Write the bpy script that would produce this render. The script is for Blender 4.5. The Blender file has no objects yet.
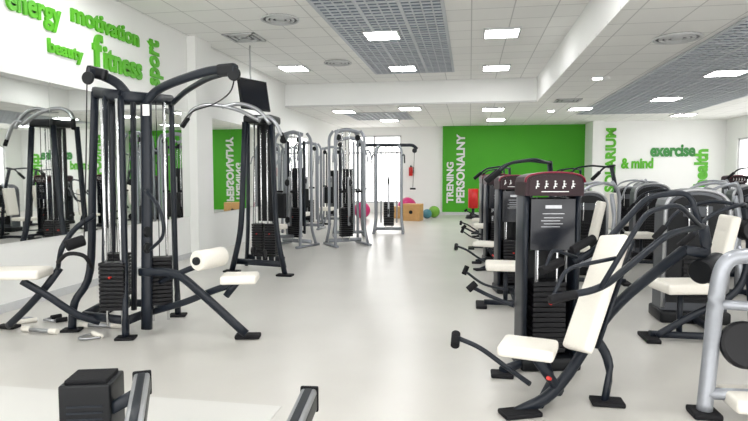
import bpy, bmesh, math, random
from mathutils import Vector, Matrix
random.seed(4)
S = bpy.context.scene
COL = S.collection
V = Vector
# ------------------------------------------------------------------ camera
HC = 1.45; FPX = 560.0
PSI = math.radians(9.7); TH = math.radians(3.6)
Fw = V((-math.sin(PSI)*math.cos(TH), math.cos(PSI)*math.cos(TH), -math.sin(TH)))
Rt = V((math.cos(PSI), math.sin(PSI), 0)); Up = Rt.cross(Fw)
CP = V((0, 0, HC))
cd = bpy.data.cameras.new('camera'); cam = bpy.data.objects.new('camera', cd); COL.objects.link(cam)
cd.sensor_width = 36; cd.lens = 36*FPX/748.0; cd.clip_start = .05
cam.matrix_world = Matrix.Translation(CP) @ Matrix((Rt, Up, -Fw)).transposed().to_4x4()
S.camera = cam
S.view_settings.view_transform = 'Standard'
S.view_settings.look = 'None'
S.view_settings.exposure = 0.12

def ray(px, py): return Fw + Rt*((px-374)/FPX) + Up*((210.5-py)/FPX)
def at(px, py, t): return CP + ray(px, py)*t
def fl(px, py, z=0):
    d = ray(px, py); return CP + d*((z-HC)/d.z)
def onx(px, py, X):
    d = ray(px, py); return CP + d*(X/d.x)
def ony(px, py, Y):
    d = ray(px, py); return CP + d*(Y/d.y)

# ------------------------------------------------------------------ materials
def mat(name, c, rough=.5, metal=0., c2=None, scale=30, bump=0., emis=0., spec=.5, coat=0):
    m = bpy.data.materials.new(name); m.use_nodes = True
    nt = m.node_tree; b = nt.nodes['Principled BSDF']
    b.inputs['Base Color'].default_value = (*c, 1); b.inputs['Roughness'].default_value = rough
    b.inputs['Metallic'].default_value = metal; b.inputs['Specular IOR Level'].default_value = spec
    b.inputs['Coat Weight'].default_value = coat
    tc = nt.nodes.new('ShaderNodeTexCoord'); n = nt.nodes.new('ShaderNodeTexNoise')
    n.inputs['Scale'].default_value = scale; nt.links.new(tc.outputs['Object'], n.inputs['Vector'])
    mx = nt.nodes.new('ShaderNodeMix'); mx.data_type = 'RGBA'
    c2 = c2 or tuple(x*.85 for x in c)
    mx.inputs[6].default_value = (*c, 1); mx.inputs[7].default_value = (*c2, 1)
    nt.links.new(n.outputs['Fac'], mx.inputs[0]); nt.links.new(mx.outputs[2], b.inputs['Base Color'])
    if bump:
        bp = nt.nodes.new('ShaderNodeBump'); bp.inputs['Strength'].default_value = bump; bp.inputs['Distance'].default_value = .01
        nt.links.new(n.outputs['Fac'], bp.inputs['Height']); nt.links.new(bp.outputs[0], b.inputs['Normal'])
    if emis:
        b.inputs['Emission Color'].default_value = (*c, 1); b.inputs['Emission Strength'].default_value = emis
    return m
M = {}
M['char'] = mat('charcoal_paint', (.009, .013, .021), .38, .0, scale=60, spec=.32)
M['black'] = mat('black_plastic', (.004, .005, .007), .42, spec=.3)
M['rubber'] = mat('black_rubber', (.005, .005, .007), .75, bump=.2, scale=150, spec=.3)
M['chrome'] = mat('chrome', (.78, .79, .81), .14, 1.)
M['steel'] = mat('brushed_steel', (.42, .43, .45), .3, .9)
M['silver'] = mat('silver_paint', (.31, .33, .36), .32, .35)
M['rack'] = mat('bright_silver_paint', (.38, .40, .44), .3, .35)
M['white'] = mat('white_vinyl', (.84, .81, .74), .5, c2=(.76, .73, .66), bump=.05, scale=80)
M['plate'] = mat('weight_plate', (.008, .008, .010), .4, .1, spec=.3)
M['red'] = mat('crimson_trim', (.22, .005, .03), .35)
M['dkred'] = mat('dark_placard', (.020, .004, .008), .4, spec=.3)
M['print'] = mat('white_print', (.85, .85, .85), .5)
M['shell'] = mat('grey_shell', (.085, .092, .105), .35, .3)
M['wall'] = mat('white_wall_paint', (.87, .875, .86), .7, c2=(.84, .85, .83), scale=3)
M['green'] = mat('green_wall_paint', (.055, .38, .004), .6, c2=(.048, .35, .004), scale=2)
M['gtxt'] = mat('green_letter', (.10, .48, .010), .45)
M['dtxt'] = mat('dark_green_letter', (.03, .24, .04), .45)
M['wood'] = mat('plywood', (.62, .36, .14), .5, c2=(.48, .26, .09), scale=12)
M['pink'] = mat('pink_vinyl', (.62, .02, .17), .3)
M['teal'] = mat('teal_vinyl', (.05, .20, .25), .35)
M['lime'] = mat('lime_vinyl', (.16, .40, .03), .35)
M['redp'] = mat('red_paint', (.6, .01, .01), .3)
M['glow'] = mat('light_diffuser', (1, 1, 1), .5, emis=25, c2=(1, 1, 1))
M['alu'] = mat('aluminium', (.5, .51, .53), .35, .6)
M['screen'] = mat('screen_glass', (.008, .010, .016), .2)
M['frame'] = mat('window_frame_paint', (.62, .63, .64), .5)
M['grback'] = mat('grille_void', (.20, .24, .29), .8)
M['grslat'] = mat('grille_slat', (.56, .59, .63), .5)
M['mat'] = mat('light_rubber_mat', (.66, .655, .63), .5, c2=(.62, .615, .59), scale=200)
M['yellow'] = mat('amber_pin', (.7, .03, .02), .4)
m = bpy.data.materials.new('mirror_glass'); m.use_nodes = True
b = m.node_tree.nodes['Principled BSDF']; b.inputs['Base Color'].default_value = (.88, .90, .88, 1); b.inputs['Metallic'].default_value = 1; b.inputs['Roughness'].default_value = .015
M['mirror'] = m

def floor_mat():
    m = bpy.data.materials.new('vinyl_floor'); m.use_nodes = True; nt = m.node_tree; b = nt.nodes['Principled BSDF']
    tc = nt.nodes.new('ShaderNodeTexCoord')
    n1 = nt.nodes.new('ShaderNodeTexNoise'); n1.inputs['Scale'].default_value = 1.2; n1.inputs['Detail'].default_value = 6
    n2 = nt.nodes.new('ShaderNodeTexNoise'); n2.inputs['Scale'].default_value = 160
    for n in (n1, n2): nt.links.new(tc.outputs['Object'], n.inputs['Vector'])
    r = nt.nodes.new('ShaderNodeValToRGB'); r.color_ramp.elements[0].color = (.565, .55, .515, 1); r.color_ramp.elements[1].color = (.61, .595, .56, 1)
    r.color_ramp.elements[0].position = .3; r.color_ramp.elements[1].position = .7
    nt.links.new(n1.outputs['Fac'], r.inputs[0])
    mx = nt.nodes.new('ShaderNodeMix'); mx.data_type = 'RGBA'; mx.blend_type = 'MULTIPLY'; mx.inputs[0].default_value = .10
    nt.links.new(r.outputs[0], mx.inputs[6]); nt.links.new(n2.outputs['Color'], mx.inputs[7]); nt.links.new(mx.outputs[2], b.inputs['Base Color'])
    b.inputs['Roughness'].default_value = .28; b.inputs['Specular IOR Level'].default_value = .45
    return m
M['floor'] = floor_mat()
def tile_mat():
    m = bpy.data.materials.new('ceiling_tiles'); m.use_nodes = True; nt = m.node_tree; b = nt.nodes['Principled BSDF']
    tc = nt.nodes.new('ShaderNodeTexCoord'); br = nt.nodes.new('ShaderNodeTexBrick')
    br.offset = 0; br.squash = 1
    br.inputs['Scale'].default_value = 1; br.inputs['Brick Width'].default_value = .6; br.inputs['Row Height'].default_value = .6
    br.inputs['Mortar Size'].default_value = .010; br.inputs['Mortar Smooth'].default_value = .3
    br.inputs['Color1'].default_value = (.86, .86, .835, 1); br.inputs['Color2'].default_value = (.82, .82, .80, 1); br.inputs['Mortar'].default_value = (.56, .56, .55, 1)
    nt.links.new(tc.outputs['Object'], br.inputs['Vector']); nt.links.new(br.outputs['Color'], b.inputs['Base Color'])
    b.inputs['Roughness'].default_value = .85
    return m
M['tile'] = tile_mat()

# ------------------------------------------------------------------ mesh helpers
def sp(pts, k=6):
    pts = [V(p) for p in pts]
    if len(pts) < 3: return pts
    P = [pts[0]*2-pts[1]]+pts+[pts[-1]*2-pts[-2]]; out = []
    for i in range(1, len(P)-2):
        a, b_, c, d = P[i-1:i+3]
        for j in range(k):
            t = j/k
            out.append(.5*((2*b_)+(c-a)*t+(2*a-5*b_+4*c-d)*t*t+(3*b_-a-3*c+d)*t**3))
    out.append(pts[-1]); return out
def bend(pts, r=.12, k=5):
    """straight runs joined by rounded corners"""
    pts = [V(p) for p in pts]; out = [pts[0]]
    for i in range(1, len(pts)-1):
        p = pts[i]; u = pts[i-1]-p; w_ = pts[i+1]-p
        a = p+u.normalized()*min(r, u.length*.45); c = p+w_.normalized()*min(r, w_.length*.45)
        for j in range(k+1):
            t = j/k; out.append(a*(1-t)**2+p*2*t*(1-t)+c*t*t)
    out.append(pts[-1]); return out

class MB:
    def __init__(s): s.v = []; s.f = []; s.sm = []
    def sweep(s, pts, w, h=None, n=10, up=(0, 0, 1), sq=2.0, smooth=True):
        """tube or flat-oval bar along pts; w across, h along up"""
        h = w if h is None else h
        pts = [V(p) for p in pts]; up = V(up)
        prof = []
        for i in range(n):
            a = 2*math.pi*(i+.5)/n; c, d = math.cos(a), math.sin(a)
            prof.append((math.copysign(abs(c)**(2/sq), c)*w/2, math.copysign(abs(d)**(2/sq), d)*h/2))
        base = len(s.v); N = len(pts); prev = None
        for i, p in enumerate(pts):
            T = (pts[min(i+1, N-1)]-pts[max(i-1, 0)]).normalized()
            A = T.cross(up)
            if A.length < .08:
                A = prev if prev is not None else T.cross(V((0, 1, 0)) if abs(T.y) < .9 else V((1, 0, 0)))
            A = (A-T*A.dot(T)).normalized()
            if prev is not None and A.dot(prev) < 0: A = -A
            prev = A; B = A.cross(T).normalized()
            for (x, y) in prof: s.v.append(p+A*x+B*y)
        for i in range(N-1):
            for j in range(n):
                a = base+i*n+j; b_ = base+i*n+(j+1) % n
                s.f.append((a, b_, b_+n, a+n)); s.sm.append(smooth)
        s.f.append(tuple(base+j for j in range(n))[::-1]); s.sm.append(False)
        s.f.append(tuple(base+(N-1)*n+j for j in range(n))); s.sm.append(False)
        return s
    def bm(s, bm_, smooth=False):
        base = len(s.v)
        bm_.verts.index_update()
        for v in bm_.verts: s.v.append(v.co.copy())
        for f in bm_.faces: s.f.append(tuple(base+v.index for v in f.verts)); s.sm.append(smooth)
        bm_.free(); return s
    def box(s, c, size, bev=0., rot=None, seg=2):
        b_ = bmesh.new(); bmesh.ops.create_cube(b_, size=1)
        for v in b_.verts: v.co = V((v.co.x*size[0], v.co.y*size[1], v.co.z*size[2]))
        if bev: bmesh.ops.bevel(b_, geom=b_.edges[:], offset=bev, segments=seg, profile=.6, affect='EDGES')
        if rot is not None:
            for v in b_.verts: v.co = rot @ v.co
        for v in b_.verts: v.co += V(c)
        return s.bm(b_, bev > 0 and seg > 2)
    def quadbox(s, x0, x1, y0, y1, z0, z1): return s.box(((x0+x1)/2, (y0+y1)/2, (z0+z1)/2), (x1-x0, y1-y0, z1-z0))
    def cyl(s, a, b_, r, n=20, r2=None):
        a = V(a); b_ = V(b_); T = (b_-a).normalized(); A = T.orthogonal().normalized(); B = T.cross(A)
        r2 = r if r2 is None else r2
        rings = [(a, r*.9), (a+T*min(.01, r*.15), r), (b_-T*min(.01, r*.15), r2), (b_, r2*.9)]
        base = len(s.v)
        for (p, q) in rings:
            for j in range(n):
                an = 2*math.pi*j/n; s.v.append(p+A*math.cos(an)*q+B*math.sin(an)*q)
        for i in range(3):
            for j in range(n):
                x = base+i*n+j; y = base+i*n+(j+1) % n
                s.f.append((x, y, y+n, x+n)); s.sm.append(i == 1)
        s.f.append(tuple(base+j for j in range(n))[::-1]); s.sm.append(False)
        s.f.append(tuple(base+3*n+j for j in range(n))); s.sm.append(False); return s
    def prism(s, poly, o, ex, ey, dep):
        o = V(o); ex = V(ex); ey = V(ey); dep = V(dep); base = len(s.v); n = len(poly)
        for k in (0, 1):
            for (x, y) in poly: s.v.append(o+ex*x+ey*y+dep*k)
        s.f.append(tuple(range(base, base+n))[::-1]); s.sm.append(False)
        s.f.append(tuple(range(base+n, base+2*n))); s.sm.append(False)
        for i in range(n):
            j = (i+1) % n; s.f.append((base+i, base+j, base+n+j, base+n+i)); s.sm.append(False)
        return s
    def sphere(s, c, r, n=24):
        b_ = bmesh.new(); bmesh.ops.create_uvsphere(b_, u_segments=n, v_segments=n//2, radius=r)
        for v in b_.verts: v.co += V(c)
        return s.bm(b_, True)
    def turn(s, c, ang):
        R = Matrix.Rotation(ang, 3, 'Z'); c = V((c[0], c[1], 0))
        s.v = [R @ (V(v)-c)+c for v in s.v]; return s
    def build(s, name, m, parent=None):
        if TURN[0] is not None: s.turn(*TURN[0])
        me = bpy.data.meshes.new(name)
        o0 = ORG.get(parent.name, V((0, 0, 0))) if parent else V((0, 0, 0))
        me.from_pydata([tuple(v-o0) for v in s.v], [], s.f)
        me.polygons.foreach_set('use_smooth', s.sm)
        b_ = bmesh.new(); b_.from_mesh(me); bmesh.ops.recalc_face_normals(b_, faces=b_.faces[:]); b_.to_mesh(me); b_.free()
        me.materials.append(M[m]); me.update()
        o = bpy.data.objects.new(name, me); COL.objects.link(o)
        if parent: o.parent = parent; ORG[o.name] = o0
        return o
ORG = {}; TURN = [None]
def root(name, label, cat, loc=(0, 0, 0), group=None, world=True):
    o = bpy.data.objects.new(name, None); COL.objects.link(o); o.location = loc; o.empty_display_size = .1
    ORG[o.name] = V(loc) if world else V((0, 0, 0))
    o['label'] = label; o['category'] = cat
    if group: o['group'] = group
    return o
def tag(o, label, cat, group=None):
    o['label'] = label; o['category'] = cat
    if group: o['group'] = group
    return o
def struct(o): o['kind'] = 'structure'; return o
def dup(r, loc, rz, label):
    c = r.copy(); COL.objects.link(c); c.location = loc; c.rotation_euler = (0, 0, rz); c['label'] = label
    for ch in list(r.children):
        d = ch.copy(); COL.objects.link(d); d.parent = c
        for g in list(ch.children):
            e = g.copy(); COL.objects.link(e); e.parent = d
    return c
def axes(zdir, xhint):
    z = V(zdir).normalized(); x = V(xhint); x = (x-z*x.dot(z)).normalized(); y = z.cross(x)
    return Matrix((x, y, z)).transposed()

# ------------------------------------------------------------------ room
XL = -4.85; XR = 8.2; YB = 21.0; ZH = 3.85; ZL = 3.25; YN = -2.5
struct(MB().quadbox(XL-.2, XR+.2, YN, YB+.2, -.1, 0).build('floor', 'floor'))
struct(MB().quadbox(XL-.2, 1.6, YN, 14.4, ZH, ZH+.1).build('ceiling', 'tile'))
struct(MB().quadbox(1.6, XR+.2, YN, YB+.2, ZL, ZL+.04).build('ceiling_low_right', 'tile'))
struct(MB().quadbox(XL-.2, 1.6, 14.4, YB+.2, ZL, ZL+.04).build('ceiling_low_back', 'tile'))
struct(MB().quadbox(1.6, 1.72, YN, 14.52, ZL+.04, ZH+.1).build('trim_1', 'wall'))
struct(MB().quadbox(XL-.2, 1.6, 14.4, 14.52, ZL+.04, ZH+.1).build('trim_2', 'wall'))
w = MB(); w.quadbox(XL-.2, XL, YN, YB+.2, 0, ZH); struct(w.build('wall_left', 'wall'))
w = MB(); w.quadbox(XL, XL+.16, 9.15, 9.75, 0, ZH); struct(w.build('trim_3', 'wall'))
# back wall with window opening
w = MB(); wx0, wx1, wz0, wz1 = -4.6, -2.55, .4, 2.95
w.quadbox(XL, wx0, YB, YB+.2, 0, ZL); w.quadbox(wx1, XR, YB, YB+.2, 0, ZL)
w.quadbox(wx0, wx1, YB, YB+.2, 0, wz0); w.quadbox(wx0, wx1, YB, YB+.2, wz1, ZL)
struct(w.build('wall_back', 'wall'))
struct(MB().quadbox(-1.0, 4.0, YB-.12, YB, 0, ZL).build('wall_back_green', 'green'))
struct(MB().quadbox(4.0, 4.35, 19.6, YB, 0, ZL).build('trim_4', 'wall'))
struct(MB().quadbox(4.35, XR, 20.0, YB, 0, ZL).build('wall_back_right', 'wall'))
w = MB(); rw0, rw1 = 13.0, 19.2
w.quadbox(XR, XR+.2, YN, rw0, 0, ZL); w.quadbox(XR, XR+.2, rw1, YB+.2, 0, ZL); w.quadbox(XR, XR+.2, rw0, rw1, 0, .9); w.quadbox(XR, XR+.2, rw0, rw1, 2.6, ZL)
struct(w.build('wall_right', 'wall'))
f = MB()
for x in (wx0+.03, (wx0+wx1)/2, wx1-.03): f.quadbox(x-.03, x+.03, YB+.04, YB+.1, wz0, wz1)
for z in (wz0+.03, 2.3, wz1-.03): f.quadbox(wx0, wx1, YB+.04, YB+.1, z-.03, z+.03)
struct(f.build('window_1', 'frame'))
f = MB()
for i in range(5):
    y = rw0+.03+i*(rw1-rw0-.06)/4; f.quadbox(XR+.04, XR+.1, y-.03, y+.03, .9, 2.6)
for z in (.93, 2.57): f.quadbox(XR+.04, XR+.1, rw0, rw1, z-.03, z+.03)
struct(f.build('window_2', 'frame'))
struct(MB().quadbox(XL, XL+.02, YN, 9.15, 0, .09).build('baseboard_left', 'frame'))
struct(MB().quadbox(-2.7, 4.0, YB-.14, YB-.12, 0, .09).build('baseboard_back', 'frame'))
for i in range(7):
    y0 = 9.15-1.1*(i+1)
    o = MB().quadbox(XL+.004, XL+.016, y0+.003, y0+1.097, .73, 2.53).build('wall_mirror', 'mirror')
    tag(o, 'frameless mirror panel on the left wall below the green words', 'mirror', 'mirror panels below the green words')
for i in range(6):
    y0 = 9.75+1.1*i
    o = MB().quadbox(XL+.004, XL+.016, y0+.003, y0+1.097, .73, 2.53).build('wall_mirror', 'mirror')
    tag(o, 'frameless mirror panel on the left wall past the white column', 'mirror', 'mirror panels past the white column')

# ------------------------------------------------------------------ lettering
def text_on(name, s, o, ex, ey, ez, width, m, label, depth=.03, ys=1., bold=.02, cat='lettering', parent=None):
    cu = bpy.data.curves.new('t', 'FONT'); cu.body = s; cu.size = 1; cu.extrude = .5; cu.offset = bold; cu.resolution_u = 4
    t = bpy.data.objects.new('t', cu); COL.objects.link(t)
    dg = bpy.context.evaluated_depsgraph_get(); me = bpy.data.meshes.new_from_object(t.evaluated_get(dg))
    bpy.data.objects.remove(t)
    xs = [v.co.x for v in me.vertices]; x0 = min(xs); k = width/(max(xs)-x0)
    ex, ey, ez = V(ex), V(ey), V(ez)
    oo = V(o); rel = V((0, 0, 0)) if parent is None else oo-ORG[parent.name]
    for v in me.vertices:
        v.co = rel+ex*((v.co.x-x0)*k)+ey*(v.co.y*k*ys)+ez*((v.co.z+.5)*depth)
    me.materials.clear(); me.materials.append(M[m]); me.name = name
    ob = bpy.data.objects.new(name, me); COL.objects.link(ob)
    if parent: ob.parent = parent
    else: ob.location = oo; tag(ob, label, cat)
    return ob
def left_word(s, a, b_, m, label, ys=1, bold=.03):
    p = onx(a[0], a[1], XL); q = onx(b_[0], b_[1], XL)
    z = (p.z+q.z)/2
    return text_on('wall_lettering', s, (XL, p.y, z), (0, 1, 0), (0, 0, 1), (1, 0, 0), q.y-p.y, m, label, ys=ys, bold=bold)
left_word('energy', (5, 6), (60, 28), 'gtxt', 'green raised word energy at the top left of the wall', ys=1.25)
left_word('motivation', (70, 20), (138, 47), 'gtxt', 'green raised word motivation on the upper left wall', ys=.95)
left_word('beauty', (47, 51), (82, 62), 'gtxt', 'small green raised word beauty below energy', ys=1)
left_word('itness', (103, 68), (141, 80), 'gtxt', 'green raised letters itness following the tall letter f', ys=1.15)
left_word('f', (92, 64), (102, 67), 'gtxt', 'tall green raised letter f that begins the word fitness', ys=1.0, bold=.035)
p = onx(158, 87, XL); q = onx(158, 42, XL)
text_on('wall_lettering', 'sport', (XL, p.y, p.z), (0, 0, 1), (0, -1, 0), (1, 0, 0), q.z-p.z, 'gtxt', 'green raised word sport running up the wall beside fitness', ys=1.45, bold=.035)
def back_word(s, px, y0, y1, Y, m, label, ys=1., bold=.035):      # vertical, bottom to top
    p = ony(px, y0, Y); q = ony(px, y1, Y)
    return text_on('wall_lettering', s, (p.x, Y, p.z), (0, 0, 1), (-1, 0, 0), (0, -1, 0), q.z-p.z, m, label, ys=ys, bold=bold)
back_word('TRENING', 453, 203, 162, YB-.12, 'print', 'white vertical word TRENING on the green wall', ys=.95)
back_word('PERSONALNY', 464, 203, 134, YB-.12, 'print', 'white vertical word PERSONALNY on the green wall', ys=1.0)
back_word('SOLARIUM', 614, 192, 128, 20.0, 'gtxt', 'green vertical word SOLARIUM on the white back wall', ys=.95, bold=.045)
def right_word(s, a, b_, m, label, ys=1.2):
    p = ony(a[0], a[1], 20.0); q = ony(b_[0], b_[1], 20.0)
    return text_on('wall_lettering', s, (p.x, 20.0, p.z), (1, 0, 0), (0, 0, 1), (0, -1, 0), q.x-p.x, m, label, ys=ys, bold=.04)
right_word('exercise', (650, 156), (695, 156), 'dtxt', 'dark green word exercise on the white back wall', 1.35)
right_word('& mind', (621, 168), (653, 168), 'gtxt', 'green words ampersand mind lower left of exercise', 1.35)
back_word('health', 706, 187, 149, 20.0, 'gtxt', 'green vertical word health right of exercise', ys=1.05, bold=.045)

# ------------------------------------------------------------------ ceiling things
def panel_light(x, y, z, label):
    r = root('ceiling_light', label, 'ceiling light', (x, y, z-.03), 'square ceiling light panels')
    f = MB()
    for (a, b_, c, d) in ((-.3, .3, -.3, -.27), (-.3, .3, .27, .3), (-.3, -.27, -.27, .27), (.27, .3, -.27, .27)):
        f.quadbox(x+a, x+b_, y+c, y+d, z-.032, z)
    f.build('light_frame', 'frame', r)
    MB().quadbox(x-.27, x+.27, y-.27, y+.27, z-.03, z-.004).build('diffuser', 'glow', r)
LH = [(-1.5, 9.6, 'square light panel lit inside the long left ceiling grille, nearer one'), (.5, 9.8, 'square light panel lit right of the left ceiling grille, nearer one'),
      (-1.5, 12.6, 'square light panel lit inside the left ceiling grille, farther one'), (.55, 12.9, 'square light panel lit right of the left grille, near the bulkhead'),
      (-3.9, 12.2, 'square light panel between the left grille and the left wall'),
      (-1.5, 6.0, 'square light panel overhead inside the left grille, above the frame'), (.5, 6.4, 'square light panel overhead right of the left grille, above the frame'),
      (.5, 3.0, 'square light panel overhead nearest the camera on the right'), (-3.3, 3.0, 'square light panel overhead nearest the mirrors'), (-1.2, 1.0, 'square light panel overhead at the near end'),
      (-3.9, 6.0, 'square light panel above the charcoal tower gym')]
for x, y, l in LH: panel_light(x, y, ZH, l)
LL = [(-3.5, 15.5, 'light panel under the low back ceiling nearest the left wall'), (-1.6, 15.1, 'light panel under the low back ceiling just past the bulkhead centre'), (.6, 15.6, 'light panel under the low back ceiling before the green wall, left one'),
      (2.9, 15.9, 'light panel under the low ceiling before the green wall, right one'), (4.4, 10.8, 'light panel inside the right ceiling grille, nearer one'), (4.5, 14.2, 'light panel inside the right ceiling grille, farther one'),
      (-2.6, 18.2, 'light panel on the low ceiling near the back window'), (.8, 18.5, 'light panel on the low ceiling close to the green wall'), (4.4, 6.5, 'light panel overhead at the near end of the right ceiling'), (6.9, 12.0, 'light panel far right of the right ceiling grille'),
      (6.2, 18.0, 'light panel on the low ceiling before the word exercise'),
      (2.6, 3.5, 'light panel on the low right ceiling above the press machine')]
for x, y, l in LL: panel_light(x, y, ZL, l)
def grille(x0, x1, y0, y1, z, label):
    r = root('ceiling_grille', label, 'ceiling grille', ((x0+x1)/2, (y0+y1)/2, z-.05))
    MB().quadbox(x0, x1, y0, y1, z-.006, z-.001).build('backing', 'grback', r)
    f = MB(); n = round((x1-x0)/.15); k = round((y1-y0)/.15)
    for i in range(n+1):
        x = x0+(x1-x0)*i/n; w_ = .026 if i % 4 == 0 else .010; f.quadbox(x-w_, x+w_, y0, y1, z-.024, z-.006)
    for i in range(k+1):
        y = y0+(y1-y0)*i/k; w_ = .026 if i % 4 == 0 else .010; f.quadbox(x0, x1, y-w_, y+w_, z-.023, z-.006)
    f.build('louvre_grid', 'grslat', r)
grille(-2.2, -.4, 4.2, 13.2, ZH, 'long grey open cell grille in the left part of the ceiling')
grille(3.1, 6.1, 6.0, 17.4, ZL, 'wide grey open cell grille in the low right ceiling')
grille(-3.6, -1.8, 16.0, 18.0, ZL, 'small grey open cell grille in the low back ceiling')
def round_vent(x, y, z, label):
    r = root('round_vent', label, 'ceiling vent', (x, y, z-.03), 'round ceiling air diffusers')
    m_ = MB()
    for rr in (.28, .20, .13):
        P = [(x+rr*math.cos(a*math.pi/12), y+rr*math.sin(a*math.pi/12), z-.018) for a in range(25)]
        m_.sweep(P, .045, .03, n=6)
    m_.build('vent_rings', 'frame', r)
    MB().cyl((x, y, z-.028), (x, y, z-.001), .07).build('vent_core', 'frame', r)
    MB().cyl((x, y, z-.006), (x, y, z-.001), .28).build('vent_backing', 'shell', r)
round_vent(-2.9, 8.4, ZH, 'round ceiling vent left of the long grille, nearer one')
round_vent(-2.8, 11.8, ZH, 'round ceiling vent left of the long grille, farther one')
round_vent(2.65, 8.0, ZL, 'round ceiling vent in the low right ceiling')
def square_vent(x, y, z, label):
    r = root('square_vent', label, 'ceiling vent', (x, y, z-.03))
    MB().quadbox(x-.29, x+.29, y-.29, y+.29, z-.006, z-.001).build('vent_backing', 'shell', r)
    m_ = MB()
    for q in (.29, .2, .11): 
        for (a, b_, c, d) in ((-q, q, -q, -q+.04), (-q, q, q-.04, q), (-q, -q+.04, -q, q), (q-.04, q, -q, q)): m_.quadbox(x+a, x+b_, y+c, y+d, z-.022, z-.006)
    m_.build('vent_frame', 'frame', r)
square_vent(-3.9, 9.4, ZH, 'square dark slotted ceiling vent beside the white column')
square_vent(2.3, 14.2, ZL, 'square slotted vent in the low ceiling before the green wall')
for (x, y, z, l) in ((2.3, 11, ZL, 'small round downlight in the low right ceiling edge'), (2.2, 16.3, ZL, 'small round downlight near the green wall')):
    r = root('downlight', l, 'downlight', (x, y, z-.03)); MB().cyl((x, y, z-.02), (x, y, z-.001), .11).build('bezel', 'frame', r); MB().cyl((x, y, z-.026), (x, y, z-.02), .085).build('lens', 'glow', r)
# television
c = at(254, 95, 10.4)
r = root('television', 'black flat television hung from the ceiling above the lat tower', 'television', (c.x, c.y, c.z))
Rm = Matrix.Rotation(math.radians(66), 3, 'Z') @ Matrix.Rotation(math.radians(-10), 3, 'X')
MB().box(c, (.72, .045, .58), .012, Rm).build('casing', 'black', r)
MB().box(c+Rm @ V((0, -.025, 0)), (.67, .004, .52), 0, Rm).build('screen', 'screen', r)
MB().sweep([c+V((-.05, .0, .2)), V((c.x-.08, c.y+.03, c.z+.4)), V((c.x-.08, c.y+.03, ZH))], .03).build('ceiling_mount', 'frame', r)

# ------------------------------------------------------------------ machine A : charcoal multi-station tower gym
A0 = V((-3.2, 4.85, 0))
r = root('multi_station_gym', 'charcoal multi station tower gym with white seat pads in the left foreground', 'gym machine', A0)
def leg(pts, w=.05, h=.072): return MB().sweep(sp(pts, 5), w, h, n=10, sq=3)
legs = [((72, 331), 5.2, (95, 92)), ((126, 339), 4.9, (121, 96)), ((178, 316), 5.65, (171, 100)), ((104, 312), 5.75, (112, 100))]
tops = []
for (fp, t, tp) in legs:
    g = fl(*fp); top = at(tp[0], tp[1], t+.05); tops.append(top)
    k1 = g.lerp(top, .12); k2 = V((top.x, top.y, 0)).lerp(g, .35); k2.z = .55
    leg([g+V((0, 0, .02)), k1, k2, (top+k2)/2, top]).build('upright', 'char', r)
    MB().box((g.x, g.y, .012), (.17, .13, .024), .01, Matrix.Rotation(.3, 3, 'Z')).build('foot', 'rubber', r)
mid = [at(146, 300, 5.05), at(147, 200, 5.05), at(146, 98, 5.05)]
leg([V((mid[0].x, mid[0].y, .06)), mid[1], mid[2]], .10, .06).build('centre_column', 'char', r)
leg([at(134, 310, 5.3), at(134, 200, 5.3), at(133, 96, 5.3)], .04, .06).build('upright', 'char', r)
leg([at(104, 300, 5.1), at(105, 200, 5.1), at(106, 96, 5.1)], .038, .05).build('upright', 'char', r)
m_ = MB()
m_.sweep([tops[0], tops[1]], .06, .10, sq=3); m_.sweep([tops[1], mid[2], tops[2]], .06, .10, sq=3); m_.sweep([tops[2], tops[3]], .06, .10, sq=3); m_.sweep([tops[3], tops[0]], .06, .10, sq=3)
m_.build('top_frame', 'char', r)
m_ = MB(); gs = [fl(*l[0]) for l in legs]
for i, j in ((0, 1), (1, 2), (2, 3), (3, 0)):
    a, b_ = gs[i].lerp(A0, .22), gs[j].lerp(A0, .22); m_.sweep([V((a.x, a.y, .14)), V((b_.x, b_.y, .14))], .06, .08, sq=3)
m_.build('base_frame', 'char', r)
def stack(c, rt, z0, z1, n, zt, w=.30, d=.13, ang=0., rod=.011):
    R3 = Matrix.Rotation(ang, 3, 'Z'); m_ = MB(); h = (z1-z0)/n
    for i in range(n): m_.box((c[0], c[1], z0+h*(i+.5)), (w, d, h*.86), .004, R3, 1)
    m_.build('weight_stack', 'plate', rt)
    for sx in (-1, 1):
        o = R3 @ V((sx*w*.3, 0, 0)); MB().cyl((c[0]+o.x, c[1]+o.y, .1), (c[0]+o.x, c[1]+o.y, zt), rod, 10).build('guide_rod', 'chrome', rt)
    p_ = R3 @ V((0, -d/2, 0)); MB().cyl((c[0]+p_.x, c[1]+p_.y, z0+(z1-z0)*.7), (c[0]+p_.x*1.02, c[1]+p_.y-.03, z0+(z1-z0)*.7), .009, 8).build('selector_pin', 'yellow', rt)
    MB().cyl((c[0], c[1], z1), (c[0], c[1], zt), .004, 6).build('cable', 'black', rt)
c1 = at(114, 275, 5.0); stack((c1.x, c1.y), r, .25, .68, 12, 2.12, .22, .13, .2, .013)
c2 = at(160, 275, 5.2); stack((c2.x, c2.y), r, .25, .70, 12, 2.12, .22, .13, .5, .013)
c3 = at(118, 275, 5.6); stack((c3.x, c3.y), r, .25, .68, 12, 2.12, .22, .13, .2)
MB().box(at(146, 110, 4.99), (.06, .004, .10), 0, Matrix.Rotation(PSI, 3, 'Z')).build('badge', 'print', r)
def pulley(p, ax, rt, rad=.055, m='black'): MB().cyl(V(p)-V(ax)*.014, V(p)+V(ax)*.014, rad, 20).build('pulley', m, rt)
MB().sweep(sp([at(128, 96, 5.0), at(118, 84, 4.95), at(103, 76, 4.85), at(88, 72, 4.75)]), .06, .085, sq=3).build('pulley_arm', 'char', r)
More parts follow.
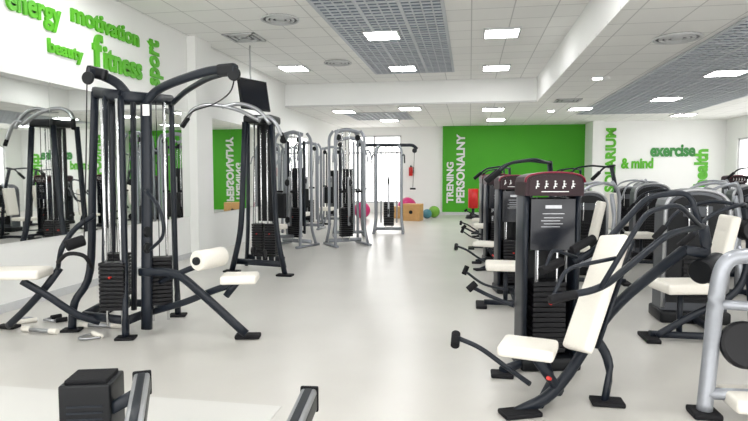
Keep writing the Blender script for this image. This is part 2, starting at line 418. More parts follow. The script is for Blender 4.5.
MB().box(at(97, 73, 4.8), (.19, .06, .10), .025, Matrix.Rotation(.25, 3, 'Y')).build('pulley_housing', 'black', r)
MB().sweep(sp([at(146, 102, 5.05), at(158, 90, 5.0), at(180, 80, 4.8), at(210, 71, 4.6), at(236, 69, 4.45)]), .055, .075, sq=3).build('pulley_arm', 'char', r)
MB().box(at(227, 70, 4.48), (.16, .07, .10), .025, Matrix.Rotation(-.05, 3, 'Y')).build('pulley_housing', 'black', r)
MB().sweep(sp([at(172, 104, 5.6), at(185, 92, 5.4), at(205, 80, 5.1), at(222, 74, 4.8)]), .04, .05, sq=3).build('pulley_arm', 'char', r)
pulley(at(234, 74, 4.45), (0, 1, 0), r); pulley(at(88, 78, 4.72), (0, 1, 0), r); pulley(at(147, 248, 4.95), (1, 0, 0), r, .05); pulley(at(147, 232, 4.95), (1, 0, 0), r, .05)
MB().sweep(sp([at(235, 76, 4.45), at(230, 92, 4.5), at(214, 104, 4.7), at(192, 112, 4.9), at(181, 125, 5.2)]), .012, n=6).build('cable', 'black', r)
MB().sweep([at(87, 80, 4.72), at(86, 160, 4.75), at(84, 240, 4.8)], .01, n=6).build('cable', 'black', r)
# right bench (leg extension)
MB().sweep(sp([at(140, 272, 5.05), at(175, 274, 4.95), at(202, 294, 4.9), at(246, 334, 4.88)]), .05, .075, sq=3).build('bench_beam', 'char', r)
MB().sweep(sp([at(152, 312, 5.2), at(185, 302, 5.05), at(215, 290, 4.95), at(236, 284, 4.9)]), .04, .06, sq=3).build('bench_brace', 'char', r)
MB().sweep([at(238, 281, 4.9), at(226, 296, 4.9)], .05, .06).build('seat_post', 'char', r)
g = fl(248, 338); MB().box((g.x, g.y, .02), (.22, .12, .04), .015, Matrix.Rotation(.2, 3, 'Z')).build('foot', 'rubber', r)
MB().box(at(240, 278, 4.9), (.31, .26, .075), .03, Matrix.Rotation(.25, 3, 'Z'), 4).build('seat', 'white', r)
MB().cyl(at(197, 261, 4.70), at(222, 256, 4.98), .085, 28).build('roller_pad', 'white', r)
MB().cyl(at(195.5, 261.4, 4.675), at(197, 261, 4.70), .035, 16).build('roller_cap', 'black', r)
MB().sweep(sp([at(160, 282, 5.1), at(182, 272, 4.95), at(208, 262, 4.85)]), .04, .05).build('roller_arm', 'char', r)
MB().sweep(sp([at(146, 190, 4.98), at(160, 210, 4.8), at(163, 235, 4.8), at(150, 250, 4.9)]), .03).build('swing_arm', 'char', r)
# left bench
MB().box(at(14, 273, 4.95), (.55, .30, .085), .035, Matrix.Rotation(.25, 3, 'Z'), 4).build('seat', 'white', r)
MB().sweep(sp([at(22, 281, 4.95), at(48, 296, 5.0), at(76, 314, 5.1), at(100, 322, 5.2)]), .045, .065, sq=3).build('bench_beam', 'char', r)
MB().sweep(sp([at(60, 268, 5.15), at(45, 288, 5.1), at(25, 310, 5.15), at(8, 326, 5.25)]), .045, .065, sq=3).build('bench_leg', 'char', r)
g = fl(8, 328); MB().box((g.x, g.y, .015), (.2, .11, .03), .012).build('foot', 'rubber', r)
MB().sweep(sp([at(95, 215, 5.2), at(76, 228, 5.1), at(62, 248, 5.0), at(58, 268, 5.1)]), .04, .05).build('press_arm', 'char', r)
MB().sweep(sp([at(58, 262, 5.0), at(68, 254, 4.8), at(84, 256, 4.7), at(92, 268, 4.8)]), .035).build('handle', 'rubber', r)
MB().cyl(at(66, 246, 4.9), at(84, 240, 5.0), .05).build('roller_pad', 'rubber', r)

# cable attachments on the floor
def attach(name, label, px, py, kind, rz):
    g = fl(px, py); r = root(name, label, 'cable attachment', (g.x, g.y, 0), 'cable attachments on the floor', world=False)
    if kind == 'bar':
        MB().cyl((-.16, 0, .025), (.16, 0, .025), .019, 12).build('bar', 'steel', r)
        for s_ in (-1, 1): MB().cyl((s_*.11, 0, .028), (s_*.2, 0, .028), .026, 12).build('grip', 'white', r)
    elif kind == 'dee':
        MB().sweep(sp([(-.08, 0, .014), (-.06, .10, .018), (0, .15, .02), (.06, .10, .018), (.08, 0, .014)]), .022).build('bow', 'steel', r)
        MB().cyl((-.085, 0, .022), (.085, 0, .022), .022, 12).build('grip', 'white', r)
    elif kind == 'vee':
        for s_ in (-1, 1):
            MB().sweep([(0, -.05, .03), (s_*.08, .03, .02)], .026).build('bow', 'steel', r)
            MB().cyl((s_*.08, .03, .024), (s_*.09, .13, .024), .023, 12).build('grip', 'rubber', r)
    else:
        MB().sweep(sp([(-.10, .02, .018), (-.05, -.03, .018), (0, 0, .018), (.05, .03, .018), (.10, 0, .018)]), .036).build('rope', 'rubber', r)
        for s_ in (-1, 1): MB().sphere((s_*.11, .01, .032), .032, 14).build('knob', 'black', r)
    r.rotation_euler = (0, 0, rz)
attach('straight_bar', 'straight bar with pale grips on the floor left of the tower gym foot', 40, 333, 'bar', -.1)
attach('stirrup_handle', 'steel stirrup handle on the floor nearest the left bench foot', 27, 323, 'dee', .8)
attach('stirrup_handle', 'steel stirrup handle on the floor between the tower feet', 97, 337, 'dee', 2.6)
attach('double_grip_handle', 'steel v shaped double grip handle on the floor beside the tower foot', 50, 322, 'vee', -.6)
attach('pulldown_rope', 'short black rope with end knobs on the floor under the tower gym', 86, 319, 'rope', .2)
attach('straight_bar', 'short steel bar with pale grips lying by the foremost tower foot', 100, 328, 'bar', .15)

# ------------------------------------------------------------------ machine B : lat tower
r = root('lat_tower', 'black narrow cable tower with wide curved steel arms on top', 'gym machine', (-3.1, 7.7, 0))
gl, gr = fl(232, 272), fl(285, 276)
bk = V((-.1, .55, 0))
for g_, tp in ((gl, at(245, 122, 8.2)), (gr, at(271, 122, 8.15)), (gl+bk+V((.1, 0, 0)), at(248, 124, 8.6)), (gr+bk-V((.1, 0, 0)), at(269, 124, 8.6))):
    kn = V((tp.x, tp.y, 0)).lerp(g_, .35); kn.z = .62
    MB().sweep(bend([g_+V((0, 0, .02)), kn, tp], .3), .055, .085, sq=3).build('upright', 'char', r)
for g_ in (gl, gr): MB().box((g_.x, g_.y, .015), (.24, .14, .03), .012).build('foot', 'rubber', r)
c_ = (gl+gr)/2+V((0, .3, 0)); cx, cy = c_.x, c_.y
m_ = MB(); m_.sweep([gl+V((.03, .05, .16)), gr+V((-.03, .05, .16))], .06, .09, sq=3); m_.sweep([gl+bk+V((.1, 0, .16)), gr+bk+V((-.1, 0, .16))], .06, .08, sq=3); m_.build('base_frame', 'char', r)
for s_ in (-1, 1): stack((cx+s_*.10, cy), r, .22, .72, 13, 2.2, .17, .14)
MB().box((cx, cy+.1, 1.5), (.28, .04, 1.5), .01).build('centre_panel', 'black', r)
MB().box((cx, cy-.05, 2.27), (.44, .42, .12), .04, None, 3).build('crown', 'black', r)
for (pts) in ([(186, 121), (194, 109), (212, 105), (238, 110), (260, 121)], [(258, 118), (268, 117), (276, 124), (282, 136)], [(222, 107), (240, 104), (258, 110), (270, 124)]):
    MB().sweep(sp([at(x, y, 7.9) for (x, y) in pts]), .075, .055).build('pull_arm', 'steel', r)
MB().cyl(at(182, 127, 7.85), at(188, 118, 7.9), .035).build('grip', 'rubber', r); MB().cyl(at(281, 133, 7.9), at(285, 143, 7.9), .03).build('grip', 'rubber', r)
pulley((cx-.05, cy-.35, .35), (1, 0, 0), r, .07); pulley((cx+.12, cy-.33, .30), (1, 0, 0), r, .07)
MB().cyl((cx-.05, cy-.36, .4), (cx-.02, cy-.3, 2.2), .006, 6).build('cable', 'black', r)

# ------------------------------------------------------------------ silver stations
def silver_station(label, loc, rz, seat=True, wide=False, h=2.3, panel=False, fm='silver'):
    r = root('cable_station', label, 'gym machine', (0, 0, 0), 'cable stations in the middle distance', world=False)
    for sx in (-1, 1):
        for sy in (-.18, .18):
            MB().sweep(bend([(sx*.36, sy*1.5, .03), (sx*.32, sy, .35), (sx*.32, sy, h-.12), (sx*.24, sy*.8, h)], .12), .04, .06, sq=3, up=(1, 0, 0)).build('upright', fm, r)
        MB().sweep([(sx*.36, -.38, .03), (sx*.36, .36, .03)], .07, .05, sq=3).build('foot_rail', fm, r)
    m_ = MB(); m_.sweep([(-.36, .1, .1), (.36, .1, .1)], .06, .08, sq=3); m_.build('base_frame', fm, r)
    hw = .7 if wide else .27
    if wide: tb = [(-hw, -.05, h-.10), (-hw+.1, 0, h), (hw-.1, 0, h), (hw, -.05, h-.10)]
    else: tb = [(-hw, -.05, h-.04), (0, 0, h+.03), (hw, -.05, h-.04)]
    MB().sweep(bend(tb, .08), .06, .08, sq=3).build('top_beam', 'char' if wide else fm, r)
    stack((0, .05), r, .18, .78, 14, h-.02, .26, .15)
    if panel: MB().box((0, .17, 1.0), (.30, .02, 1.2), .005).build('rear_shroud', 'black', r)
    for sx in (-1, 1):
        MB().box((sx*.20, .1, 1.2), (.035, .05, 1.9), .01).build('inner_post', 'char' if panel else fm, r)
        pulley((sx*(hw-.06), -.08, h-.14), (0, 1, 0), r, .06)
        MB().sweep([(sx*(hw-.06), -.08, h-.18), (sx*(hw-.1), -.22, 1.15)], .012, n=6).build('cable', 'black', r)
        MB().cyl((sx*(hw-.1)-.07, -.22, 1.12), (sx*(hw-.1)+.07, -.22, 1.12), .022, 10).build('handle', 'rubber', r)
        MB().sweep(sp([(sx*.30, -.1, 1.9), (sx*.38, -.26, 1.95), (sx*.40, -.38, 1.75)]), .035).build('pull_bar', 'char' if wide else fm, r)
    pulley((0, -.2, 1.3), (1, 0, 0), r, .07); pulley((0, -.2, .55), (1, 0, 0), r, .07)
    MB().box((0, -.12, .92), (.05, .06, 1.0), .01).build('pulley_rail', 'steel', r)
    if seat:
        MB().sweep([(0, 0, .2), (0, -.6, .25), (0, -1.0, .06)], .06, .07, sq=3).build('bench_beam', fm, r)
        MB().box((0, -.72, .45), (.42, .54, .10), .03, None, 4).build('seat', 'white', r)
        MB().sweep([(0, -.7, .25), (0, -.7, .42)], .06).build('seat_post', fm, r)
        MB().box((0, -.42, .85), (.28, .07, .5), .03, None, 4).build('backrest', 'black', r)
        MB().sweep([(0, -.36, .3), (0, -.36, .95)], .05).build('back_post', fm, r)
        MB().box((0, -1.0, .025), (.4, .1, .05), .015).build('foot', 'rubber', r)
    r.location = loc; r.rotation_euler = (0, 0, rz)
    return r
silver_station('silver cable station with white seat just right of the black lat tower', (-3.55, 11.0, 0), -.35, panel=True)
silver_station('tall silver cable station without a seat, foremost of the silver group', (-2.5, 11.3, 0), .6, seat=False, h=2.36)
silver_station('silver cable station with white seat against the mirrors behind the foremost ones', (-4.3, 14.6, 0), 0)
silver_station('silver cable station without a seat in the middle of the silver group', (-2.8, 12.9, 0), .3, seat=False, panel=True)
silver_station('silver cable station with a seat nearest the back window', (-4.2, 16.9, 0), 0, seat=True, panel=True)
silver_station('grey cable station with wide dark overhead beam beside the plywood box', (-2.0, 13.9, 0), .1, seat=False, wide=True, h=2.2)

# ------------------------------------------------------------------ far floor things
g = fl(413, 220.5); 
r = root('plyo_box', 'plywood jump box with round hand hole near the back wall', 'jump box', (g.x, g.y, 0))
m_ = MB().box((g.x, g.y, .27), (.56, .45, .54), .006, Matrix.Rotation(-.2, 3, 'Z')); m_.build('box_body', 'wood', r)
MB().cyl((g.x-.05, g.y-.238, .28), (g.x-.05, g.y-.22, .28), .06).build('hand_hole', 'black', r)
g = fl(394, 218); r = root('plyo_box', 'smaller plywood jump box behind the wide beamed station', 'jump box', (g.x, g.y, 0))
MB().box((g.x, g.y, .2), (.5, .45, .4), .006).build('box_body', 'wood', r); MB().cyl((g.x, g.y-.231, .24), (g.x, g.y-.224, .24), .05).build('hand_hole', 'black', r)
for (px, py, rr, m, l) in ((407, 216.5, .34, 'pink', 'pink exercise ball behind the plywood jump box'), (434, 217.5, .20, 'lime', 'lime green exercise ball before the left end of the green wall'), (427, 218.5, .16, 'teal', 'small teal exercise ball beside the lime one'), (362, 218.5, .28, 'pink', 'pink exercise ball near the mirror wall behind the silver stations')):
    g = fl(px, py); tag(MB().sphere((g.x, g.y, rr), rr, 32).build('exercise_ball', m), l, 'exercise ball', 'exercise balls by the back wall')
p = ony(411, 170, YB)
r = root('fire_extinguisher', 'red fire extinguisher mounted on the white back wall', 'fire extinguisher', (p.x, YB-.08, p.z-.2))
MB().cyl((p.x, YB-.08, p.z-.22), (p.x, YB-.08, p.z+.10), .075).build('cylinder', 'redp', r); MB().cyl((p.x, YB-.08, p.z+.10), (p.x, YB-.08, p.z+.17), .028).build('valve', 'black', r)
MB().sweep(sp([(p.x, YB-.08, p.z+.14), (p.x+.10, YB-.1, p.z+.08), (p.x+.09, YB-.1, p.z-.1)]), .02).build('hose', 'rubber', r); MB().box((p.x, YB-.01, p.z), (.08, .03, .2)).build('bracket', 'black', r)
g = fl(473, 218.5); r = root('padded_stand', 'red padded upright stand in front of the green wall', 'training stand', (g.x, g.y, 0))
MB().cyl((g.x, g.y, .0), (g.x, g.y, .12), .26, r2=.22).build('base', 'black', r); MB().cyl((g.x, g.y, .12), (g.x, g.y, .35), .05).build('pole', 'char', r); MB().cyl((g.x, g.y, .35), (g.x, g.y, 1.0), .17, 24).build('pad', 'redp', r)

# ------------------------------------------------------------------ right hand selector machines
def arch(w, z0, z1, rise, n=10):
    return [(-w/2, z0), (w/2, z0)]+[(w/2*math.cos(a*math.pi/n), z1-rise+rise*math.sin(a*math.pi/n)**.6 if 0 < a < n else z1-rise) for a in range(n+1)]
def tower(r, x, y, h=1.47, w=.40, d=.30, turn=.20):
    TURN[0] = ((x, y), turn)
    for sx in (-1, 1):
        MB().sweep([(x+sx*(w/2-.024), y+.01, .06), (x+sx*(w/2-.022), y, h*.6), (x+sx*(w/2-.024), y, h-.15)], .042, d*.8, sq=4, up=(0, 1, 0)).build('side_column', 'char', r)
    MB().box((x, y+.11, .68), (w-.08, .02, 1.2), .008).build('rear_panel', 'black', r)
    yf = y-d/2
    MB().prism(arch(w, h-.17, h, .07), (x, y+.13, 0), (1, 0, 0), (0, 0, 1), (0, -.13-d/2+.01, 0)).build('head_cover', 'dkred', r)
    P = [(x+w/2*1.01*math.cos(a*math.pi/14), yf+.012, h-.07+.072*max(0, math.sin(a*math.pi/14))**.6) for a in range(15)]
    MB().sweep(P, .015, .05, n=6, up=(0, 1, 0)).build('red_trim', 'red', r)
    pl = MB().prism(arch(w*.88, h-.165, h-.02, .055), (x, yf+.01, 0), (1, 0, 0), (0, 0, 1), (0, -.006, 0)).build('placard', 'dkred', r)
    m_ = MB(); yy = yf+.002
    for k in range(5):
        px = x+(-.13+k*.065)
        m_.sphere((px, yy, h-.064), .007, 8); m_.box((px, yy, h-.086), (.009, .003, .026)); m_.box((px+.007, yy, h-.083), (.018, .003, .005)); m_.box((px+.005, yy, h-.101), (.016, .003, .006)); m_.box((px-.008, yy, h-.107), (.006, .003, .019))
    m_.box((x, yy, h-.138), (.2, .003, .006)); 
    m_.build('pictogram', 'print', pl)
    MB().box((x, yf+.035, h-.38), (w-.10, .012, .38), .005).build('smoked_panel', 'screen', r)
    m_ = MB(); m_.box((x, yf+.027, h-.25), (.12, .003, .024)); m_.box((x, yf+.027, h-.30), (.16, .003, .005))
    for k in range(4): m_.box((x-.02*(k % 2), yf+.027, h-.33-k*.022), (.14, .003, .005))
    m_.build('instruction_print', 'steel', r)
    stack((x, y-.01), r, .12, .66, 14, h-.2, .25, .14, rod=.012)
    for sx in (-1, 1): MB().cyl((x+sx*.115, y-.09, .66), (x+sx*.115, y-.09, h-.18), .007, 8).build('side_cable', 'steel', r)
    MB().box((x, y, .05), (w+.02, d, .10), .03, None, 3).build('base_cover', 'black', r)
    TURN[0] = None

T0 = V((.58, 4.36, 0))
press = root('chest_press_machine', 'black chest press machine with white seat and tall white backrest, nearest on the right', 'gym machine', T0)
r = press
tower(r, T0.x, T0.y, w=.43)
MB().box(at(528, 348, 3.4), (.33, .29, .07), .032, Matrix.Rotation(-.25, 3, 'Z'), 4).build('seat', 'white', r)
a, b_ = at(578, 346, 3.45), at(614, 240, 3.6); dz = (b_-a).normalized()
A3 = axes(dz, (1, .55, 0))
MB().box((a+b_)/2, (.07, .23, (b_-a).length+.06), .03, A3, 4).build('backrest', 'white', r)
off = V((.07, .03, -.01))
MB().sweep([a+off, b_+off], .18, .02, sq=4, up=A3.col[0]).build('backrest_shell', 'char', r)
MB().sweep(bend([at(514, 414, 3.42), at(556, 394, 3.45), at(612, 306, 3.7), at(684, 250, 3.8)], .25), .05, .07, sq=3).build('main_frame', 'char', r)
MB().sweep(bend([at(604, 404, 3.55), at(612, 362, 3.6), at(588, 326, 3.6)], .12), .04, .06, sq=3).build('rear_leg', 'char', r)
MB().sweep([V((T0.x, T0.y-.1, .06)), V((T0.x-.02, T0.y-.5, .06)), at(540, 404, 3.44)], .05, .06, sq=3).build('base_beam', 'char', r)
MB().sweep(sp([at(560, 392, 3.5), at(548, 375, 3.42), at(536, 358, 3.4)]), .045, .06, sq=3).build('seat_post', 'char', r)
MB().cyl(at(548, 378, 3.36), at(553, 380, 3.5), .012).build('adjuster_knob', 'yellow', r)
g = fl(520, 415); MB().box((g.x, g.y, .015), (.24, .13, .03), .012, Matrix.Rotation(.4, 3, 'Z')).build('foot', 'rubber', r)
g = fl(607, 404); MB().box((g.x, g.y, .015), (.2, .13, .03), .012).build('foot', 'rubber', r)
MB().sweep(bend([at(574, 262, 3.75), at(604, 244, 3.75), at(648, 196, 3.85), at(690, 192, 3.9), at(703, 236, 3.85)], .10), .034, .042, sq=2.6).build('press_arm', 'char', r)
MB().sweep(bend([at(553, 297, 3.2), at(600, 290, 3.2), at(668, 234, 3.5), at(703, 226, 3.8)], .12), .034, .042, sq=2.6).build('press_arm', 'char', r)
MB().sweep(bend([at(600, 289, 3.2), at(646, 212, 3.3), at(678, 204, 3.5), at(700, 226, 3.75)], .10), .026, .030, sq=2.6).build('press_arm_brace', 'char', r)
MB().sweep(bend([at(553, 297, 3.2), at(566, 268, 3.28), at(616, 258, 3.25)], .07), .024).build('hand_loop', 'char', r)
MB().cyl(at(549, 300, 3.18), at(576, 294, 3.2), .026, 14).build('grip', 'rubber', r)
MB().cyl(at(541, 271, 3.6), at(562, 261, 3.68), .03, 14).build('grip', 'rubber', r)
MB().sweep(bend([at(545, 268, 3.6), at(553, 249, 3.7), at(578, 258, 3.75)], .05), .024).build('hand_loop', 'char', r)
MB().cyl(at(572, 250, 3.7), at(594, 238, 3.75), .028, 14).build('grip', 'rubber', r)
MB().cyl(at(700, 272, 3.78), at(718, 264, 3.95), .085, 28).build('counterweight', 'black', r)
MB().sweep(bend([at(684, 250, 3.8), at(708, 254, 3.84), at(703, 226, 3.84)], .06), .05, .07, sq=3).build('pivot_bracket', 'char', r)
MB().sweep(sp([at(458, 338, 4.0), at(480, 348, 3.95), at(505, 366, 3.9), at(530, 384, 3.75)]), .032, .036).build('foot_lever', 'char', r)
MB().cyl(at(455, 346, 3.95), at(456, 333, 4.05), .032, 16).build('lever_grip', 'rubber', r)
MB().cyl(at(468, 290, 4.5), at(476, 283, 4.5), .028, 16).build('lever_grip', 'rubber', r)
MB().sweep(sp([at(472, 287, 4.5), at(490, 296, 4.5), at(514, 306, 4.4)]), .028, .032).build('foot_lever', 'char', r)
g = fl(502, 376); MB().box((g.x, g.y, .015), (.16, .13, .03), .012).build('foot', 'rubber', r)
MB().sweep([V((g.x, g.y, .04)), V((T0.x-.1, T0.y-.05, .06))], .06, .06, sq=3).build('base_beam', 'char', r)

# tall arm machine (local coordinates)
tall = root('pulldown_machine', 'x', 'gym machine', (0, 0, 0), world=False); r = tall
tower(r, 0, 0, 1.45)
MB().box((-.14, -.85, .46), (.40, .34, .08), .03, None, 4).build('seat', 'white', r)
MB().box((.2, -.85, .85), (.08, .30, .62), .03, Matrix.Rotation(.15, 3, 'Y'), 4).build('backrest', 'white', r)
MB().sweep([(.45, -.85, .04), (.42, -.85, .6), (.36, -.8, 1.2), (.34, -.7, 1.6)], .05, .07, sq=3).build('main_frame', 'char', r)
MB().sweep([(.5, -.85, .05), (-.35, -.85, .05)], .06, .06, sq=3).build('base_beam', 'char', r)
MB().sweep([(0, -.1, .05), (0, -.85, .05)], .06, .06, sq=3).build('base_beam', 'char', r)
MB().sweep([(-.12, -.85, .05), (-.12, -.85, .42)], .05).build('seat_post', 'char', r)
for sy in (-1, 1):
    MB().sweep(bend([(.36, -.7, 1.58), (.15, -.72+sy*.28, 1.62), (-.12, -.7+sy*.34, 1.58), (-.24, -.7+sy*.34, 1.46)], .08), .032).build('pull_arm', 'char', r)
    MB().cyl((-.2, -.7+sy*.34, 1.50), (-.34, -.7+sy*.33, 1.38), .03, 12).build('grip', 'rubber', r)
MB().sweep(sp([(-.1, -.9, .2), (-.35, -.6, .2), (-.55, -.4, .3)]), .03).build('foot_lever', 'char', r)
MB().cyl((-.58, -.40, .27), (-.54, -.38, .37), .03).build('lever_grip', 'rubber', r)
for fx in (-.38, .48): MB().box((fx, -.85, .018), (.12, .3, .036), .012).build('foot', 'rubber', r)
tall.location = (.52, 7.1, 0)
tall['label'] = 'black pulldown machine directly behind the nearest press machine'
dup(press, (.46, 9.6, 0), 0, 'black press machine third from the camera in the central row')
dup(tall, (.42, 12.0, 0), 0, 'black pulldown machine fourth from the camera in the central row')
dup(press, (.46, 14.3, 0), 0, 'black press machine fifth from the camera in the central row')
dup(tall, (.60, 16.9, 0), 0, 'black pulldown machine farthest back in the central row')
dup(tall, (1.75, 10.6, 0), .5, 'black pulldown machine between the central row and the grey shells')

# grey shell machines
def make_shell(name, kind):
    r = root(name, 'x', 'gym machine', (0, 0, 0), world=False)
    h = 1.32 if kind == 0 else 1.22; W = .60 if kind == 0 else .52
    MB().prism(arch(W, .12, h, .26, 16), (0, .16, 0), (1, 0, 0), (0, 0, 1), (0, -.28, 0)).build('shell_housing', 'shell', r)
    MB().prism(arch(W-.08, .2, h-.06, .23, 16), (0, -.12, 0), (1, 0, 0), (0, 0, 1), (0, -.012, 0)).build('front_panel', 'black', r)
    P = [((W/2-.01)*math.cos(a*math.pi/16), -.13, h-.26+.25*max(0, math.sin(a*math.pi/16))**.6) for a in range(17)]
    MB().sweep([(W/2-.01, -.13, .15)]+P+[(-W/2+.01, -.13, .15)], .036, .035, n=8, up=(0, 1, 0)).build('rim', 'alu', r)
    MB().box((0, 0.02, .06), (W+.04, .40, .12), .03, None, 3).build('base_cover', 'black', r)
    MB().box((0, -.14, h-.22), (.26, .012, .1), .004).build('placard', 'shell', r)
    m_ = MB()
    for k in range(12): m_.box((0, -.145, .25+k*.045), (.24, .02, .036), .004, None, 1)
    m_.build('weight_stack', 'plate', r)
    for sx in (-1, 1): MB().cyl((sx*.08, -.15, .8), (sx*.08, -.15, h-.16), .009, 8).build('guide_rod', 'chrome', r)
    am = 'char' if kind == 0 else 'rack'
    MB().box((-.35, -.75, .48), (.40, .36, .09), .032, Matrix.Rotation(.2, 3, 'Z'), 4).build('seat', 'white', r)
    MB().box((-.02, -.75, .85), (.08, .28, .52), .032, Matrix.Rotation(.2, 3, 'Y'), 4).build('backrest', 'white', r)
    MB().sweep(sp([(-.55, -.8, .04), (-.3, -.78, .2), (.1, -.75, .45), (.2, -.72, .8), (.18, -.65, 1.2)]), .045, .06, sq=3).build('main_frame', am, r)
    MB().sweep([(.25, -.75, .04), (.2, -.75, .6)], .045, .06, sq=3).build('rear_leg', am, r)
    MB().sweep([(0, -.1, .05), (0, -.78, .05)], .06, .06, sq=3).build('base_beam', 'char', r)
    MB().sweep([(-.6, -.78, .05), (.35, -.78, .05)], .06, .06, sq=3).build('base_beam', 'char', r)
    MB().sweep([(-.35, -.76, .06), (-.35, -.76, .44)], .05).build('seat_post', 'char', r)
    top = 1.18 if kind == 0 else 1.32
    for sy in (-1, 1):
        MB().sweep(sp([(.18, -.68, top), (0, -.72+sy*.28, top+.03), (-.25, -.72+sy*.34, top-.06), (-.38, -.72+sy*.34, .95)]), .034).build('press_arm', am, r)
        MB().cyl((-.37, -.72+sy*.34, .97), (-.47, -.72+sy*.32, .86), .028, 12).build('grip', 'rubber', r)
        MB().box((-.6 if sy < 0 else .35, -.78, .018), (.12, .3, .036), .012).build('foot', 'rubber', r)
    if kind:
        MB().sweep(bend([(.30, -.5, .05), (.32, -.5, 1.2), (.18, -.66, 1.36)], .15), .05).build('curved_post', 'rack', r)
        MB().cyl((-.45, -1.0, .62), (-.45, -.55, .62), .05, 18).build('roller_pad', 'white', r)
        MB().sweep([(-.45, -.78, .6), (-.2, -.78, .3)], .035).build('roller_arm', 'rack', r)
    else:
        MB().cyl((.22, -.78, .98), (.22, -.58, .98), .10, 22).build('cam_wheel', 'black', r)
    return r
shell = make_shell('shell_machine', 0)
shell.location = (2.18, 6.0, 0); shell['label'] = 'grey domed shell machine with white seat nearest behind the press machine'
curl = make_shell('leg_curl_machine', 1)
curl.location = (3.0, 8.1, 0); curl['label'] = 'machine with silver curved arms behind the nearest grey shell machine'
dup(shell, (4.2, 9.3, 0), -.1, 'grey domed shell machine near the right edge, second from the camera')
dup(shell, (3.1, 10.4, 0), 0, 'grey domed shell machine third from the camera behind the silver armed one')
dup(shell, (4.1, 14.0, 0), 0, 'grey domed shell machine farthest back before the word exercise')
dup(shell, (5.7, 10.6, 0), -.1, 'grey domed shell machine by the right edge of the view')
dup(curl, (1.70, 8.6, 0), .0, 'machine with silver curved arms beside the central row')
dup(curl, (2.1, 12.6, 0), 0, 'machine with silver curved arms far back beside the central row')
dup(curl, (4.4, 11.6, 0), -.1, 'machine with silver curved arms in the last rows before the word health')
dup(curl, (3.3, 12.7, 0), 0, 'machine with silver curved arms in front of the farthest grey shell')
dup(curl, (4.7, 7.7, 0), -.1, 'machine with silver curved arms by the right edge of the view')
dup(tall, (5.6, 13.2, 0), .1, 'black pulldown machine in the last row at the right')
dup(tall, (2.3, 15.0, 0), 0, 'black pulldown machine before the right end of the green wall')

# silver rack at the right edge
g0 = fl(704, 416)
r = root('silver_rack', 'thick silver tube rack cut by the right edge of the view', 'gym machine', (g0.x+.3, g0.y, 0))
q = at(790, 262, 3.3)
MB().sweep(sp([V((g0.x, g0.y, .03)), at(711, 350, 3.38), at(717, 292, 3.34), at(726, 263, 3.32), at(748, 256, 3.3), q], 8), .09, .09, n=16).build('upright', 'rack', r)
MB().sweep([V((g0.x+.01, g0.y, .14)), V((g0.x+.7, g0.y+.05, .14))], .07, .07, n=14).build('cross_tube', 'rack', r)
MB().sweep([at(716, 304, 3.35), at(790, 309, 3.3)], .06, .06, n=14).build('cross_tube', 'rack', r)
MB().box((g0.x, g0.y, .02), (.16, .16, .04), .015).build('foot', 'rubber', r)
MB().sweep([q, V((q.x+.02, g0.y, .03))], .08, .08, n=14).build('upright', 'rack', r); MB().box((q.x+.02, g0.y, .02), (.16, .16, .04), .015).build('foot', 'rubber', r)
MB().cyl(at(742, 345, 3.35), at(747, 345, 3.3), .14, 24).build('weight_plate', 'plate', r)
MB().sweep([at(712, 345, 3.37), at(790, 347, 3.3)], .035, .035, n=12).build('plate_peg', 'chrome', r)
MB().box(at(757, 400, 3.3), (.34, .3, .08), .03, None, 4).build('bench_pad', 'white', r)

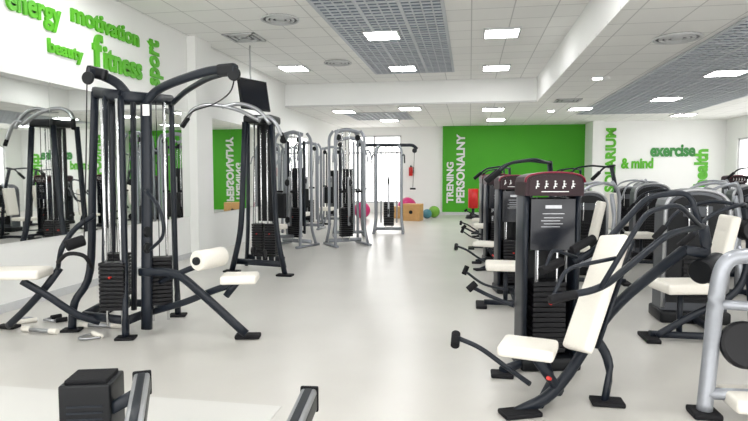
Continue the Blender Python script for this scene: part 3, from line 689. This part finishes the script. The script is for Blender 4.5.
# ------------------------------------------------------------------ foreground
struct(MB().quadbox(XL+.02, -1.15, .6, 3.28, .0, .006).build('trim_5', 'mat'))
c = at(103, 372, 2.75); zt = c.z
r = root('rowing_machine', 'black boxed housing with an aluminium rail at the bottom left', 'gym machine', (c.x, c.y-.1, 0))
Rz = Matrix.Rotation(.28, 3, 'Z')
MB().box((c.x, c.y-.08, zt-.22), (.23, .20, .44), .012, Rz, 3).build('housing', 'black', r)
MB().box((c.x, c.y-.08, zt+.008), (.19, .16, .02), .006, Rz).build('housing_lid', 'rubber', r)
for k in range(4): MB().box(V((c.x, c.y-.08, zt-.1-k*.03))+Rz @ V((0, -.102, 0)), (.16, .006, .01), .002, Rz).build('vent_slot', 'char', r)
MB().sweep([(c.x, c.y-.08, zt-.44), (c.x, c.y-.08, .04)], .09, .12, sq=4).build('front_leg', 'char', r)
MB().box((c.x, c.y-.08, .02), (.5, .12, .04), .015).build('foot', 'rubber', r)
def rail(r, s0, s1):
    d = (s1-s0).normalized(); sd = d.cross(V((0, 0, 1))).normalized()
    MB().sweep([s0, s1], .075, .11, n=12, sq=7).build('rail', 'alu', r)
    for k in (-1, 1): MB().sweep([s0+sd*.034*k+d*.01, s1+sd*.034*k], .012, .07, n=8, sq=5).build('rail_side_strip', 'black', r)
    MB().sweep([s0+V((0, 0, .056))+d*.01, s1+V((0, 0, .056))], .035, .008, n=8, sq=4).build('rail_track', 'char', r)
    MB().box(s0-d*.012, (.085, .022, .12), .008, Matrix.Rotation(math.atan2(d.x, -d.y), 3, 'Z')).build('rail_cap', 'rubber', r)
s0 = at(142, 384, 2.7); s1 = at(124, 470, 1.9); s1.z = s0.z-.06
rail(r, s0, s1)
MB().sweep([(s1.x, s1.y, s1.z), (s1.x, s1.y, .03)], .06, .06, sq=4).build('rear_leg', 'char', r)
MB().sweep([V((c.x, c.y-.1, zt-.2)), s0+(s1-s0)*.1], .06, .06, sq=4).build('bracket', 'char', r)
s0 = at(309, 400, 2.6); s1 = at(262, 475, 1.85); s1.z = s0.z-.06
r = root('slide_rail', 'aluminium rail end with dark cap rising at the bottom centre', 'gym machine', (s0.x, s0.y, 0))
rail(r, s0, s1)
p = s0.lerp(s1, .2)
MB().sweep([p, (p.x, p.y, .03)], .06, .06, sq=4).build('front_leg', 'char', r)
MB().sweep([(s1.x, s1.y, s1.z), (s1.x, s1.y, .03)], .06, .06, sq=4).build('rear_leg', 'char', r)

# ------------------------------------------------------------------ world
wd = bpy.data.worlds.new('world'); S.world = wd; wd.use_nodes = True
wd.node_tree.nodes['Background'].inputs[0].default_value = (1, .99, .97, 1); wd.node_tree.nodes['Background'].inputs[1].default_value = 3.4
